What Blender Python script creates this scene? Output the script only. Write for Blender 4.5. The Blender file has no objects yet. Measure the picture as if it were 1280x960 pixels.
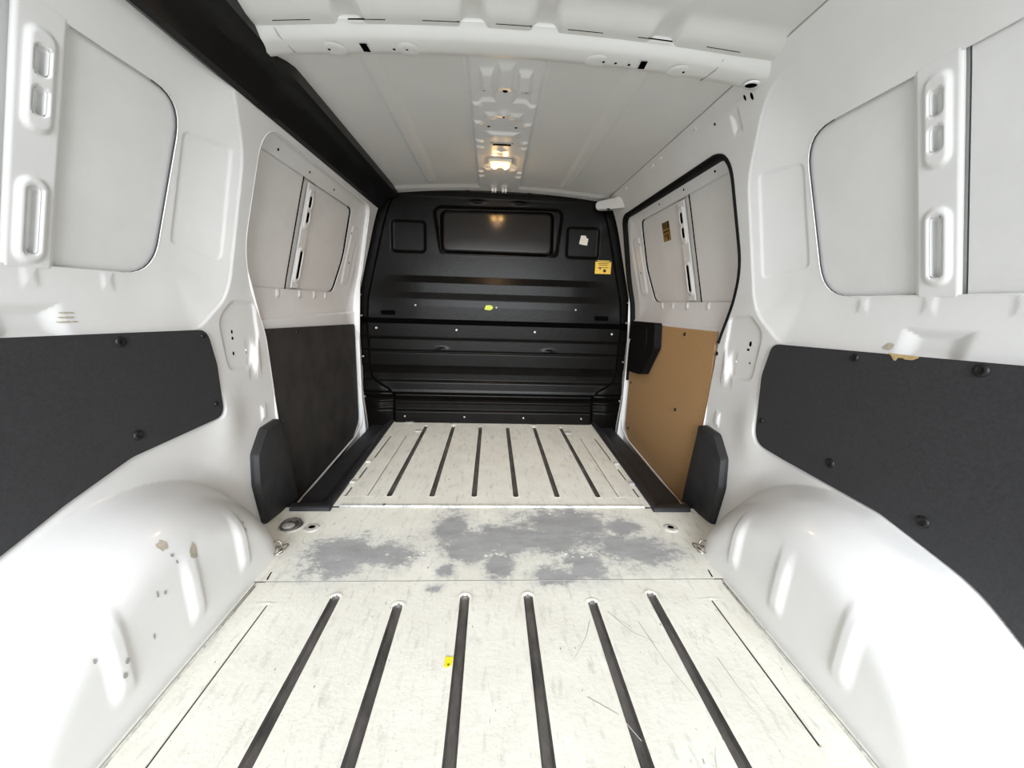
import bpy, bmesh, math, random
import numpy as np
from mathutils import Matrix, Vector
random.seed(7)
SC = bpy.context.scene
COL = SC.collection

# ------------------------------------------------------------------ camera
def make_camera():
    cd = bpy.data.cameras.new('camera'); co = bpy.data.objects.new('camera', cd); COL.objects.link(co)
    yaw, pitch, roll = math.radians(3.14), math.radians(11.33), math.radians(1.75)
    f = Vector((math.sin(yaw)*math.cos(pitch), math.cos(yaw)*math.cos(pitch), -math.sin(pitch)))
    r = Vector((math.cos(yaw), -math.sin(yaw), 0)); u = r.cross(f)
    r2 = math.cos(roll)*r + math.sin(roll)*u; u2 = -math.sin(roll)*r + math.cos(roll)*u
    m = Matrix((r2, u2, -f)).transposed().to_4x4(); m.translation = Vector((-.026, 0, .7285))
    co.matrix_world = m
    cd.sensor_width = 36; cd.sensor_fit = 'HORIZONTAL'; cd.lens = 500/1280*36; cd.clip_start = .02
    SC.camera = co
make_camera()

# ------------------------------------------------------------------ world, light, exposure
W = bpy.data.worlds.new('world'); SC.world = W; W.use_nodes = True
W.node_tree.nodes['Background'].inputs[0].default_value = (.95, .98, 1, 1)
W.node_tree.nodes['Background'].inputs[1].default_value = 1.2
def area(name, loc, target, sx, sy, power, col):
    l = bpy.data.lights.new(name, 'AREA'); l.shape = 'RECTANGLE'; l.size = sx; l.size_y = sy; l.energy = power; l.color = col
    o = bpy.data.objects.new(name, l); COL.objects.link(o); o.location = loc
    o.rotation_euler = (Vector(target)-Vector(loc)).to_track_quat('-Z', 'Y').to_euler()
    return o
area('workshop_light', (.1, -6.2, 2.15), (0, 1.3, .55), 4.6, 2.4, 860, (.93, .965, 1))
vs = SC.view_settings
vs.view_transform = 'Standard'; vs.look = 'None'; vs.gamma = 1; vs.use_curve_mapping = False; vs.exposure = 0.41

# ------------------------------------------------------------------ materials
def mat(name, col, rough=.5, spec=.5, noise=0, nscale=40, bump=0, bscale=300, metal=0, coat=0, emit=None, col2=None, stretch=None):
    m = bpy.data.materials.new(name); m.use_nodes = True; nt = m.node_tree; b = nt.nodes['Principled BSDF']
    b.inputs['Base Color'].default_value = (*col, 1); b.inputs['Roughness'].default_value = rough
    b.inputs['Specular IOR Level'].default_value = spec; b.inputs['Metallic'].default_value = metal
    b.inputs['Coat Weight'].default_value = coat; b.inputs['Coat Roughness'].default_value = .08
    if emit: b.inputs['Emission Color'].default_value = (*emit[:3], 1); b.inputs['Emission Strength'].default_value = emit[3]
    g = nt.nodes.new('ShaderNodeNewGeometry'); vec = g.outputs['Position']
    if stretch:
        mp = nt.nodes.new('ShaderNodeMapping'); mp.inputs['Scale'].default_value = stretch; nt.links.new(vec, mp.inputs[0]); vec = mp.outputs[0]
    if noise:
        n = nt.nodes.new('ShaderNodeTexNoise'); n.inputs['Scale'].default_value = nscale; n.inputs['Detail'].default_value = 6; n.inputs['Roughness'].default_value = .65
        nt.links.new(vec, n.inputs['Vector'])
        mx = nt.nodes.new('ShaderNodeMix'); mx.data_type = 'RGBA'
        c2 = col2 or tuple(c*(1-noise) for c in col)
        mx.inputs[6].default_value = (*col, 1); mx.inputs[7].default_value = (*c2, 1)
        rp = nt.nodes.new('ShaderNodeMapRange'); rp.inputs[1].default_value = .35; rp.inputs[2].default_value = .7
        nt.links.new(n.outputs[0], rp.inputs[0]); nt.links.new(rp.outputs[0], mx.inputs[0]); nt.links.new(mx.outputs[2], b.inputs['Base Color'])
    if bump:
        n2 = nt.nodes.new('ShaderNodeTexNoise'); n2.inputs['Scale'].default_value = bscale; n2.inputs['Detail'].default_value = 3
        nt.links.new(vec, n2.inputs['Vector'])
        bp = nt.nodes.new('ShaderNodeBump'); bp.inputs['Strength'].default_value = bump; bp.inputs['Distance'].default_value = .004
        nt.links.new(n2.outputs[0], bp.inputs['Height']); nt.links.new(bp.outputs[0], b.inputs['Normal'])
    return m

def floor_mat():
    m = bpy.data.materials.new('worn_cream_floor_paint'); m.use_nodes = True; nt = m.node_tree; N = nt.nodes; L = nt.links
    b = N['Principled BSDF']; b.inputs['Roughness'].default_value = .55; b.inputs['Specular IOR Level'].default_value = .3
    pos = N.new('ShaderNodeNewGeometry').outputs['Position']
    def noise(scale, detail=5, sc=None, rough=.6):
        v = pos
        if sc:
            mp = N.new('ShaderNodeMapping'); mp.inputs['Scale'].default_value = sc; L.new(v, mp.inputs[0]); v = mp.outputs[0]
        n = N.new('ShaderNodeTexNoise'); n.inputs['Scale'].default_value = scale; n.inputs['Detail'].default_value = detail; n.inputs['Roughness'].default_value = rough
        L.new(v, n.inputs['Vector']); return n.outputs[0]
    def rng(x, a, c, lo=0, hi=1):
        r = N.new('ShaderNodeMapRange'); r.inputs[1].default_value = a; r.inputs[2].default_value = c; r.inputs[3].default_value = lo; r.inputs[4].default_value = hi
        L.new(x, r.inputs[0]); return r.outputs[0]
    def op(o, x, y):
        q = N.new('ShaderNodeMath'); q.operation = o
        for i, v in enumerate((x, y)):
            if isinstance(v, (int, float)): q.inputs[i].default_value = v
            else: L.new(v, q.inputs[i])
        return q.outputs[0]
    def mix(f, a, c):
        q = N.new('ShaderNodeMix'); q.data_type = 'RGBA'; L.new(f, q.inputs[0])
        for i, v in ((6, a), (7, c)):
            if isinstance(v, tuple): q.inputs[i].default_value = (*v, 1)
            else: L.new(v, q.inputs[i])
        return q.outputs[2]
    c = mix(rng(noise(7, 6), .35, .7), (.86, .845, .765), (.77, .75, .665))
    # fine streaky grime running along the load direction
    c = mix(op('MULTIPLY', rng(noise(60, 5, (1, .25, 1)), .54, .74), .5), c, (.42, .41, .37))
    c = mix(rng(noise(150, 2, (1, .35, 1)), .71, .76), c, (.25, .24, .21))
    # hair scratches
    s = op('ABSOLUTE', op('SUBTRACT', noise(5, 1.5, (1, .5, 1)), .5), 0)
    c = mix(op('MULTIPLY', op('MULTIPLY', rng(s, .0012, .003, 1, 0), rng(noise(9, 2), .60, .68)), .45), c, (.22, .21, .19))
    # paint worn to the grey primer
    at = N.new('ShaderNodeAttribute'); at.attribute_name = 'wear'
    w = op('ADD', at.outputs['Fac'], op('MULTIPLY', op('SUBTRACT', noise(13, 9, (1, 1, 1), .75), .5), 3.2))
    w = op('ADD', w, op('MULTIPLY', op('SUBTRACT', noise(34, 6, (1, 1.6, 1), .7), .5), 1.6))
    fine = noise(120, 4)
    w = op('ADD', w, op('MULTIPLY', op('SUBTRACT', fine, .5), .7))
    grey = mix(rng(noise(9, 6, (1, 2.2, 1)), .3, .75), (.30, .30, .30), (.43, .435, .44))
    halo = rng(w, -.9, .1, 0, .42)
    c = mix(halo, c, (.5, .51, .5))
    c = mix(rng(w, -.12, .42), c, grey)
    L.new(c, b.inputs['Base Color'])
    bp = N.new('ShaderNodeBump'); bp.inputs['Strength'].default_value = .25; bp.inputs['Distance'].default_value = .003
    L.new(noise(90, 5), bp.inputs['Height']); L.new(bp.outputs[0], b.inputs['Normal'])
    return m

M = {
 'white': mat('white_body_paint', (.80, .80, .795), .33, .5, .05, 6, coat=.3),
 'roof': mat('white_roof_paint', (.73, .73, .71), .42, .45, .05, 5),
 'skin': mat('white_outer_skin_paint', (.77, .77, .765), .5, .35, .06, 8, .05, 500),
 'shell': mat('unseen_shell_grey', (.6, .6, .6), .5),
 'floor': floor_mat(),
 'groove': mat('dirty_groove', (.05, .047, .043), .6, .4, .6, 25, .3, 200, col2=(.16, .145, .135), stretch=(1, .3, 1)),
 'board': mat('black_faced_hardboard', (.040, .0405, .045), .55, .4, .35, 180, .25, 900),
 'board_dusty': mat('dusty_black_hardboard', (.026, .024, .023), .6, .35, .5, 9, .2, 700, col2=(.05, .045, .042)),
 'brown': mat('bare_brown_hardboard', (.46, .285, .135), .65, .3, .35, 120, .2, 700, col2=(.37, .22, .10)),
 'bulk': mat('black_bulkhead_paint', (.0045, .0039, .0033), .33, .11, .5, 14, .12, 60),
 'dark': mat('dark_recess', (.001, .001, .001), .8, .02),
 'plastic': mat('black_moulded_plastic', (.017, .017, .019), .5, .4, .5, 20, .3, 500, col2=(.03, .03, .033)),
 'rubber': mat('black_rubber', (.005, .005, .005), .65, .12),
 'rail': mat('matt_black_trim', (.0065, .0065, .007), .40, .36, .3, 12, .1, 120),
 'clip': mat('black_plastic_clip', (.006, .006, .007), .5, .4),
 'steel': mat('bright_zinc_steel', (.55, .54, .5), .35, .5, metal=.9, noise=.3, nscale=60),
 'wire': mat('dull_galvanised_wire', (.42, .38, .33), .4, .5, metal=.8, noise=.4, nscale=90),
 'glass': mat('black_painted_window_pane', (.012, .0095, .0078), .13, .30),
 'lens': mat('lit_lamp_lens', (.9, .8, .6), .3, .5, emit=(1, .50, .14, 3.2)),
 'bulb': mat('glowing_lamp_bulb', (1, .8, .5), .3, .5, emit=(1, .60, .20, 130)),
 'yellow': mat('yellow_label', (.78, .50, .05), .5),
 'gold': mat('tarnished_yellow_label', (.36, .23, .05), .5, noise=.4, nscale=200),
 'ink': mat('black_ink', (.012, .01, .009), .6),
 'paper': mat('torn_white_paper', (.78, .74, .66), .8, .2, .2, 150),
 'green': mat('lime_paper_scrap', (.55, .62, .10), .8, .2, .3, 200),
 'lemon': mat('bright_yellow_paper', (.85, .78, .03), .7, .2),
 'chip': mat('bare_beige_filler', (.55, .50, .40), .8, .2, .3, 120),
 'fibre': mat('torn_tan_fibre', (.62, .44, .22), .9, .1, .35, 150),
 'mark': mat('grey_scuff_mark', (.36, .36, .33), .7, .2),
 'seam': mat('painted_gap_shadow', (.05, .05, .048), .7, .2),
 'ground': mat('grey_workshop_concrete', (.52, .52, .50), .8, .2, .3, 3),
}

# ------------------------------------------------------------------ object helpers
def link(name, me, parent=None):
    o = bpy.data.objects.new(name, me); COL.objects.link(o)
    if parent: o.parent = parent
    return o
def tag(o, label=None, cat=None, group=None, kind=None):
    for k, v in (('label', label), ('category', cat), ('group', group), ('kind', kind)):
        if v: o[k] = v
    return o
def thing(name, label, cat, group=None, kind=None, loc=(0, 0, 0)):
    o = link(name, None); o.location = loc; return tag(o, label, cat, group, kind)
def mesh(name, V, F, mats, parent=None, smooth=True, mi=None, normals=None, attr=None):
    me = bpy.data.meshes.new(name); me.from_pydata([tuple(v) for v in V], [], [tuple(int(i) for i in f) for f in F])
    for m_ in (mats if isinstance(mats, (list, tuple)) else [mats]): me.materials.append(m_)
    if smooth: me.polygons.foreach_set('use_smooth', [True]*len(me.polygons))
    if mi is not None: me.polygons.foreach_set('material_index', np.asarray(mi, dtype=np.int32))
    if attr is not None:
        a = me.attributes.new(attr[0], 'FLOAT', 'POINT'); a.data.foreach_set('value', np.asarray(attr[1], dtype=np.float32))
    me.update()
    if normals is not None: me.normals_split_custom_set_from_vertices([tuple(n) for n in normals])
    return link(name, me, parent)
def from_bm(name, bm, m, parent=None, smooth=False):
    me = bpy.data.meshes.new(name); bmesh.ops.recalc_face_normals(bm, faces=bm.faces); bm.to_mesh(me); bm.free(); me.materials.append(m)
    if smooth:
        me.polygons.foreach_set('use_smooth', [True]*len(me.polygons))
        try: me.set_sharp_from_angle(angle=math.radians(35))
        except Exception: pass
    return link(name, me, parent)
def box(name, lo, hi, m, parent=None, bev=.002, rot=None):
    bm = bmesh.new(); bmesh.ops.create_cube(bm, size=1)
    c = [(a+b)/2 for a, b in zip(lo, hi)]; d = [b-a for a, b in zip(lo, hi)]
    for v in bm.verts: v.co = Vector((v.co.x*d[0]+c[0], v.co.y*d[1]+c[1], v.co.z*d[2]+c[2]))
    if bev: bmesh.ops.bevel(bm, geom=bm.edges[:], offset=bev, segments=2, affect='EDGES', clamp_overlap=True)
    if rot: bmesh.ops.rotate(bm, cent=Vector(c), matrix=rot, verts=bm.verts)
    return from_bm(name, bm, m, parent, True)
def tube(name, pts, r, m, parent=None, closed=False, n=8):
    pts = [Vector(p) for p in pts]; V = []; F = []; k = len(pts)
    up = Vector((0.13, .2, 1)).normalized()
    for i, p in enumerate(pts):
        a = pts[(i-1) % k] if closed or i > 0 else p; b = pts[(i+1) % k] if closed or i < k-1 else p
        t = (b-a).normalized(); x = t.cross(up)
        if x.length < 1e-3: x = t.cross(Vector((1, 0, 0)))
        x.normalize(); y = x.cross(t)
        for j in range(n):
            w = 2*math.pi*j/n; V.append(p+x*(r*math.cos(w))+y*(r*math.sin(w)))
    for i in range(k if closed else k-1):
        for j in range(n):
            i2 = (i+1) % k; F.append((i*n+j, i*n+(j+1) % n, i2*n+(j+1) % n, i2*n+j))
    if not closed: F += [tuple(range(n-1, -1, -1)), tuple((k-1)*n+j for j in range(n))]
    return mesh(name, V, F, m, parent)
def lathe(name, prof, loc, axis, m, parent=None, n=14):
    """profile of (radius, height) turned round axis at loc"""
    axis = Vector(axis).normalized(); q = axis.to_track_quat('Z', 'Y'); V = []; F = []
    for r, h in prof:
        for j in range(n):
            w = 2*math.pi*j/n; V.append(Vector(loc)+q @ Vector((r*math.cos(w), r*math.sin(w), h)))
    for i in range(len(prof)-1):
        for j in range(n): F.append((i*n+j, i*n+(j+1) % n, (i+1)*n+(j+1) % n, (i+1)*n+j))
    F.append(tuple((len(prof)-1)*n+j for j in range(n)))
    return mesh(name, V, F, m, parent)
def prism(name, pts3, off, m, parent=None, bev=.0015, seg=2):
    """planar outline extruded along off"""
    bm = bmesh.new(); vs_ = [bm.verts.new(p) for p in pts3]; f = bm.faces.new(vs_)
    r = bmesh.ops.extrude_face_region(bm, geom=[f]); nv = [e for e in r['geom'] if isinstance(e, bmesh.types.BMVert)]
    bmesh.ops.translate(bm, verts=nv, vec=Vector(off))
    if bev: bmesh.ops.bevel(bm, geom=bm.edges[:], offset=bev, segments=seg, affect='EDGES', clamp_overlap=True)
    return from_bm(name, bm, m, parent, True)

# ------------------------------------------------------------------ 2-D outlines
def round_poly(pts, n=7):
    out = []; k = len(pts)
    for i, p in enumerate(pts):
        r = p[2] if len(p) > 2 else 0; c = np.array(p[:2], float)
        a = np.array(pts[i-1][:2], float)-c; b = np.array(pts[(i+1) % k][:2], float)-c
        la, lb = np.linalg.norm(a), np.linalg.norm(b)
        if r <= 0: out.append(c); continue
        a /= la; b /= lb; ang = math.acos(max(-1, min(1, a @ b))); t = min(r/math.tan(ang/2), la*.49, lb*.49)
        p0, p1 = c+a*t, c+b*t
        for j in range(n+1):
            s = j/n; out.append((1-s)**2*p0+2*s*(1-s)*c+s*s*p1)
    return np.array(out)
def sdf(poly):
    P_ = np.asarray(poly, float); Q = np.roll(P_, -1, 0)
    def f(y, z):
        y = np.asarray(y, float); z = np.asarray(z, float); d = np.full(y.shape, 1e9); ins = np.zeros(y.shape, bool)
        for (ay, az), (by, bz) in zip(P_, Q):
            ey, ez = by-ay, bz-az; L2 = ey*ey+ez*ez
            if L2 < 1e-14: continue
            t = np.clip(((y-ay)*ey+(z-az)*ez)/L2, 0, 1); d = np.minimum(d, (y-ay-t*ey)**2+(z-az-t*ez)**2)
            c = (az > z) != (bz > z)
            if abs(ez) > 1e-12: ins ^= c & (y < ey*(z-az)/ez+ay)
        d = np.sqrt(d); return np.where(ins, -d, d)
    return f
def sstep(a, b, x):
    t = np.clip((x-a)/(b-a), 0, 1); return t*t*(3-2*t)
def bump2(y, z, cy, cz, ry, rz, soft=.35):
    d = np.maximum(np.abs(y-cy)/ry, np.abs(z-cz)/rz); return 1-sstep(1-soft, 1+soft, d)

def snap(A, B, cut, h):
    d = cut(A, B); m = np.abs(d) < .6*h; a, b = A[m], B[m]
    for _ in range(2):
        e = 1e-4; d0 = cut(a, b); ga = (cut(a+e, b)-d0)/e; gb = (cut(a, b+e)-d0)/e; g = np.maximum(np.hypot(ga, gb), .5)
        a = a-d0*ga/g/g; b = b-d0*gb/g/g
    A, B = A.copy(), B.copy(); A[m] = a; B[m] = b; return A, B
def sheet(name, a0, a1, b0, b1, h, pos, m, parent=None, cuts=(), keep=(), flip=False, split=None, h2=None):
    """grid over (a, b); pos(a, b) -> (x, y, z) arrays; cuts remove the inside of an outline, keep removes the outside"""
    h2 = h2 or h
    A, B = np.meshgrid(np.linspace(a0, a1, max(2, int(round((a1-a0)/h))+1)), np.linspace(b0, b1, max(2, int(round((b1-b0)/h2))+1)), indexing='ij')
    for c in list(cuts)+list(keep): A, B = snap(A, B, c, max(h, h2))
    na, nb = A.shape
    def ev(a, b): return np.stack(pos(a, b), -1)
    V = ev(A, B); e = 2e-3
    N = np.cross(ev(A+e, B)-ev(A-e, B), ev(A, B+e)-ev(A, B-e)); N /= np.maximum(np.linalg.norm(N, axis=-1, keepdims=True), 1e-12)
    idx = np.arange(na*nb).reshape(na, nb)
    F = np.stack([idx[:-1, :-1], idx[1:, :-1], idx[1:, 1:], idx[:-1, 1:]], -1).reshape(-1, 4)
    if flip: F = F[:, ::-1]; N = -N
    af, bf = A.ravel(), B.ravel(); ca = af[F].mean(1); cb = bf[F].mean(1); ok = np.ones(len(F), bool)
    for c in cuts: ok &= c(ca, cb) > 0
    for c in keep: ok &= c(ca, cb) < 0
    F = F[ok]; ca, cb = ca[ok], cb[ok]
    groups = [(name, np.ones(len(F), bool))] if split is None else [(name, ~split[1](ca, cb)), (split[0], split[1](ca, cb))]
    res = []
    Vf, Nf = V.reshape(-1, 3), N.reshape(-1, 3)
    for nm, sel in groups:
        f = F[sel]; u, inv = np.unique(f.ravel(), return_inverse=True)
        res.append(mesh(nm, Vf[u].tolist(), inv.reshape(-1, 4).tolist(), m, parent, True, normals=Nf[u].tolist()))
    return res[0] if split is None else res

# ------------------------------------------------------------------ the body side: half width as a function of height
zt = np.linspace(-.4, 1.6, 401)
pt = np.interp(zt, [-.4, 0, .3, .65, .75, 1.15, 1.23, 1.285, 1.318, 1.34, 1.6], [.76, .76, .79, .79, .78, .68, .654, .628, .60, .565, .2])
kk = np.exp(-.5*(np.arange(-12, 13)/4.)**2); kk /= kk.sum()
pt = np.convolve(np.pad(pt, 12, mode='edge'), kk, 'valid')
def P(z): return np.interp(z, zt, pt)
WIN = round_poly([(.12, 1.147, .05), (1.022, 1.147, .075), (.995, .768, .085), (.12, .768, .05)])
BOWL = round_poly([(-.4, .647), (1.09, .645, .1), (1.215, .735, .1), (1.19, 1.10, .2), (1.08, 1.262, .15), (-.4, 1.275)])
APER = round_poly([(2.337, -.3), (2.337, -.1), (2.337, .3), (2.337, .88, .5), (2.255, 1.205, .09), (1.262, 1.204, .09), (1.262, .86, .25), (1.40, .62, .25), (1.422, .4, .2), (1.42, .1), (1.418, -.1), (1.418, -.3)])
DWIN = round_poly([(1.0, 1.157), (2.105, 1.157, .035), (2.125, .93, .2), (2.07, .757, .06), (1.0, .759)])
DOUT = round_poly([(.8, .662), (2.24, .662, .05), (2.26, 1.05, .1), (2.20, 1.2, .06), (.8, 1.2)])
TRAP = round_poly([(1.03, .845, .02), (1.185, .82, .02), (1.165, 1.10, .02), (1.03, 1.09, .02)])
PLATE = round_poly([(1.345, .705, .03), (1.232, .712, .04), (1.175, .665, .05), (1.195, .515, .03), (1.30, .50, .04), (1.36, .60, .05)])
BOARD = {1: round_poly([(-.1, .685), (1.112, .638, .035), (1.138, .54, .1), (1.124, .337, .055), (1.0, .331, .05), (.72, .328, .15), (.54, .292, .2), (.44, .225, .2), (.30, .12, .1), (-.1, .1)]),
         -1: round_poly([(-.1, .68), (1.110, .637, .04), (1.134, .54, .08), (1.140, .392, .035), (.84, .385, .1), (.70, .352, .2), (.50, .29, .2), (.30, .17, .1), (-.1, .1)])}
f_board = {k: sdf(v) for k, v in BOARD.items()}
f_win, f_bowl, f_aper, f_dwin, f_dout, f_trap, f_plate = [sdf(q) for q in (WIN, BOWL, APER, DWIN, DOUT, TRAP, PLATE)]
def skin_x(z): return P(z)+.042
def arch_r(y, z): return np.hypot((y-.74)/.45, (z+.10)/.43)
def arch_x(y, z):
    p = P(z); r = arch_r(y, z); u = np.clip((r-.68)/.32, 0, 1)
    b = .628+.055*np.clip(z, 0, .25); x = b+(p-b)*u**2.5
    for cy in (.592, .765, .928):
        w = .017
        prof = sstep(cy-w-.012, cy-w+.014, y)*(1-sstep(cy+w-.008, cy+w+.010, y))
        x = x-.0068*prof*sstep(.045, .085, z)*(1-sstep(.14, .235, z))
    return np.where(r > 1, p+.30*(r-1), x)
def wall_x(y, z, board=None):
    p = P(z)
    dw, db = f_win(y, z), f_bowl(y, z)
    t = np.clip(dw/np.maximum(dw-db, 1e-6), 0, 1)
    g = .30*t+.70*t*t
    inner = skin_x(z)-.010+(p+.004-skin_x(z)+.010)*g
    x = np.where(db < 0, np.where(dw < 0, skin_x(z)-.010, inner), p+.004*(1-sstep(0, .012, db)))
    x = x+.0022*(1-sstep(-.007, .004, f_trap(y, z)))
    x = x+.006*(1-sstep(-.008, .006, f_plate(y, z)))
    # dimples and pressings of the pillar
    x = x-.007*bump2(y, z, 1.338, .535, .012, .04, .9)+.007*bump2(y, z, 1.312, .53, .012, .04, .9)
    x = x-.006*bump2(y, z, 1.345, .345, .012, .022, .5)
    x = x+.007*bump2(y, z, 1.21, 1.245, .014, .02, .6)
    # pressed bulge in the belt above the lining, small ledge lugs below the window
    x = x+.009*bump2(y, z, .715, .672, .045, .024, .5)
    for cy in (.60, .74, .88): x = x-.0018*bump2(y, z, cy, .750, .010, .014, .7)
    # swelling over the wheel arch
    x = x-.012*np.exp(-(((y-1.16)/.07)**2+((z-.36)/.10)**2))
    a = arch_x(y, z); k = .045
    h = np.clip(.5+.5*(x-a)/k, 0, 1)
    x = x*(1-h)+a*h-k*h*(1-h)
    if board is not None: x = x+(np.maximum(x, .7905)-x)*(1-sstep(-.004, .016, board(y, z)))
    return x
def wpos(s, off=0):
    return lambda y, z: (s*(wall_x(y, z, f_board[s])+off), y+0*z, z+0*y)
def wpt(s, y, z, off=0):
    return Vector((s*(float(wall_x(np.array([y]), np.array([z]))[0])+off), y, z))
def wnorm(s, y, z):
    e = 3e-3
    a = wpt(s, y+e, z)-wpt(s, y-e, z); b = wpt(s, y, z+e)-wpt(s, y, z-e); n = a.cross(b).normalized()
    return n if n.x*s < 0 else -n
def door_x(y, z):
    p = P(z); dw, do = f_dwin(y, z), f_dout(y, z); t = np.clip(dw/np.maximum(dw-do, 1e-6), 0, 1)
    x = np.where(do < 0, np.where(dw < 0, p+.036, p+.036-.016*t*(.4+.6*t)), p+.020)
    x = x-.004*(1-sstep(-.01, .006, sdf(round_poly([(2.14, .80, .02), (2.21, .80, .02), (2.22, 1.08, .02), (2.15, 1.09, .02)]))(y, z)))
    for cy in (1.55, 1.72, 1.86, 1.98): x = x-.004*bump2(y, z, cy, .742, .01, .012, .5)
    return np.where(z < .655, np.maximum(p, .79)+.012, x)

def hole(parent, p, n, ry, rz, s=None):
    """a punched hole seen as a dark recess disc with a fine rim"""
    o = lathe('hole', [(1, 0), (.9, .0006)], (0, 0, 0), (0, 0, 1), M['dark'], parent, 10)
    q = Vector(n).to_track_quat('Z', 'Y')
    mt = Matrix.Translation(Vector(p)) @ q.to_matrix().to_4x4() @ Matrix.Diagonal((ry, rz, 1, 1))
    o.data.transform(mt); return o

def stiffener(parent, s, yc, half, xf, name='window_stiffener', dz=0, pocket='skin'):
    """upright pressed rib with three slots"""
    slots = [round_poly([(yc-.009, a+dz, .008), (yc+.009, a+dz, .008), (yc+.009, b+dz, .008), (yc-.009, b+dz, .008)]) for a, b in ((.80, .905), (1.012, 1.050), (1.068, 1.107))]
    fs = [sdf(q) for q in slots]
    big = sdf(round_poly([(yc-.011, .998+dz, .008), (yc+.011, .998+dz, .008), (yc+.011, 1.12+dz, .008), (yc-.011, 1.12+dz, .008)]))
    def pos(y, z):
        d = np.minimum(fs[0](y, z)-.004, big(y, z))
        x = xf(z)-.011+.003*sstep(half-.008, half, np.abs(y-yc))
        x = x-.0045*(1-sstep(.004, .015, np.abs(np.maximum(d, 0))))
        dd = np.minimum.reduce([f(y, z) for f in fs]); x = x+.004*(1-sstep(0, .004, dd))
        return s*x, y+0*z, z+0*y
    o = sheet(name, yc-half, yc+half, .765, 1.150, .0035, pos, M['white'], parent, cuts=fs, flip=s > 0)
    for q in slots:     # the pocket behind each slot
        V = [(s*(xf(z)-.014), y, z) for y, z in q]+[(s*(xf(z)+.006), y, z) for y, z in q]; k = len(q)
        F = [(i, (i+1) % k, k+(i+1) % k, k+i) for i in range(k)]+[tuple(range(k, 2*k))]
        mesh('slot_pocket', V, F, M[pocket], o, False)
    return o
def flat_skin(name, s, outline, xf, m, parent, th=.003):
    q = sdf(outline); y0, z0 = outline.min(0); y1, z1 = outline.max(0)
    return sheet(name, y0, y1, z0, z1, .03, lambda y, z: (s*xf(z), y+0*z, z+0*y), m, parent, keep=[q], flip=s > 0)
def bead(name, s, outline, xf, r, m, parent, closed=True):
    return tube(name, [(s*xf(np.array(z)), y, z) for y, z in outline], r, m, parent, closed, 6)

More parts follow.
